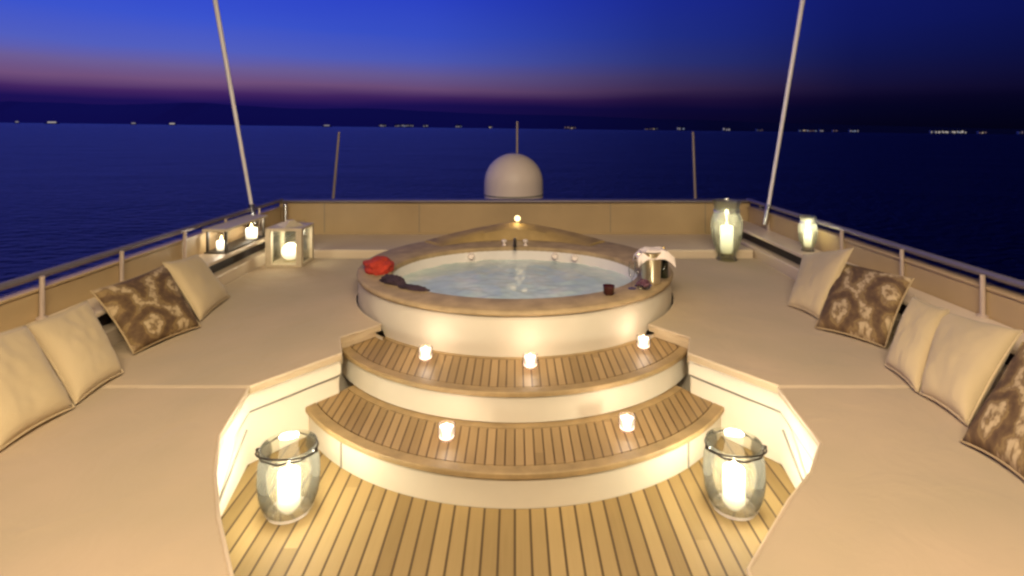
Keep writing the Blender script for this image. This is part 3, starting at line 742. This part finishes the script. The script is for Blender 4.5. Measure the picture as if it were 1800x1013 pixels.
# ------------------------------------------------------------------ dusk sky
w = bpy.data.worlds.new('World'); S.world = w; w.use_nodes = True; nt = w.node_tree
bg = nt.nodes['Background']; tc = N(nt, 'ShaderNodeTexCoord')
mp = N(nt, 'ShaderNodeMapping'); mp.inputs['Rotation'].default_value = (0, -HEEL, 0)
nt.links.new(tc.outputs['Generated'], mp.inputs['Vector'])
sp = N(nt, 'ShaderNodeSeparateXYZ'); nt.links.new(mp.outputs[0], sp.inputs[0])
hyp = math_n(nt, 'SQRT', math_n(nt, 'ADD', math_n(nt, 'MULTIPLY', sp.outputs['X'], sp.outputs['X']), math_n(nt, 'MULTIPLY', sp.outputs['Y'], sp.outputs['Y'])))
el = math_n(nt, 'DIVIDE', sp.outputs['Z'], math_n(nt, 'MAXIMUM', hyp, .02))     # tan(elevation)
az = math_n(nt, 'ARCTAN2', sp.outputs['X'], sp.outputs['Y'])
az01 = math_n(nt, 'ADD', math_n(nt, 'DIVIDE', az, 2 * math.pi), .5)
nz = N(nt, 'ShaderNodeTexNoise'); nz.inputs['Scale'].default_value = 3; mp2 = N(nt, 'ShaderNodeMapping'); mp2.inputs['Scale'].default_value = (1, 1, 7)
nt.links.new(mp.outputs[0], mp2.inputs['Vector']); nt.links.new(mp2.outputs[0], nz.inputs['Vector'])
elN = math_n(nt, 'ADD', el, math_n(nt, 'MULTIPLY', math_n(nt, 'SUBTRACT', nz.outputs['Fac'], .5), .018))
glowr = ramp(nt, [(0.0, (.012, .005, .07)), (.036, (.012, .006, .09)), (.050, (.055, .018, .12)), (.066, (.165, .08, .20)), (.088, (.15, .11, .31)),
                  (.115, (.085, .115, .52)), (.16, (.045, .090, .61)), (.225, (.026, .060, .62)), (.5, (.022, .05, .62)), (1.0, (.002, .006, .12))])
darkr = ramp(nt, [(0.0, (.0010, .0010, .007)), (.05, (.0018, .0020, .020)), (.10, (.0032, .0045, .06)), (.16, (.0046, .0075, .11)), (.225, (.0055, .0095, .15)), (.35, (.0008, .0015, .025)), (1.0, (.0003, .0006, .008))])
nt.links.new(elN, glowr.inputs['Fac']); nt.links.new(elN, darkr.inputs['Fac'])
# azimuth weight: 0.5 = straight ahead; the glow sits to the left
azr = ramp(nt, [(.10, (0, 0, 0)), (.26, (1.15, 1.15, 1.15)), (.42, (1, 1, 1)), (.475, (.85, .85, .85)), (.505, (.58, .58, .58)), (.54, (.25, .25, .25)), (.585, (.04, .04, .04)), (.66, (0, 0, 0))], 'LINEAR')
nt.links.new(az01, azr.inputs['Fac'])
mx = N(nt, 'ShaderNodeMix', data_type='RGBA'); nt.links.new(azr.outputs['Color'], mx.inputs['Factor'])
nt.links.new(darkr.outputs['Color'], mx.inputs['A']); nt.links.new(glowr.outputs['Color'], mx.inputs['B'])
# darker to the right edge
azd = ramp(nt, [(.5, (1, 1, 1)), (.56, (1, 1, 1)), (.62, (.65, .65, .65)), (.7, (.4, .4, .4))]); nt.links.new(az01, azd.inputs['Fac'])
m2 = N(nt, 'ShaderNodeMix', data_type='RGBA', blend_type='MULTIPLY'); m2.inputs['Factor'].default_value = 1
nt.links.new(mx.outputs['Result'], m2.inputs['A']); nt.links.new(azd.outputs['Color'], m2.inputs['B'])
nt.links.new(m2.outputs['Result'], bg.inputs['Color']); bg.inputs['Strength'].default_value = 1.0

# ------------------------------------------------------------------ camera and render settings
cam = bpy.data.cameras.new('camera'); co = bpy.data.objects.new('camera', cam); COL.objects.link(co)
co.location = (0, 0, H); co.rotation_euler = (R(90), 0, 0)
cam.sensor_width = 36; cam.lens = 36 * F / 1800
cam.shift_x = (900 - CX) / 1800; cam.shift_y = -(506.5 - CY) / 1800
cam.clip_start = .05; cam.clip_end = 60000
S.camera = co
S.view_settings.view_transform = 'Standard'; S.view_settings.look = 'None'; S.view_settings.exposure = 0
S.render.engine = 'CYCLES'
S.cycles.filter_width = 2.6
S.cycles.sample_clamp_indirect = 4
S.cycles.transparent_max_bounces = 16
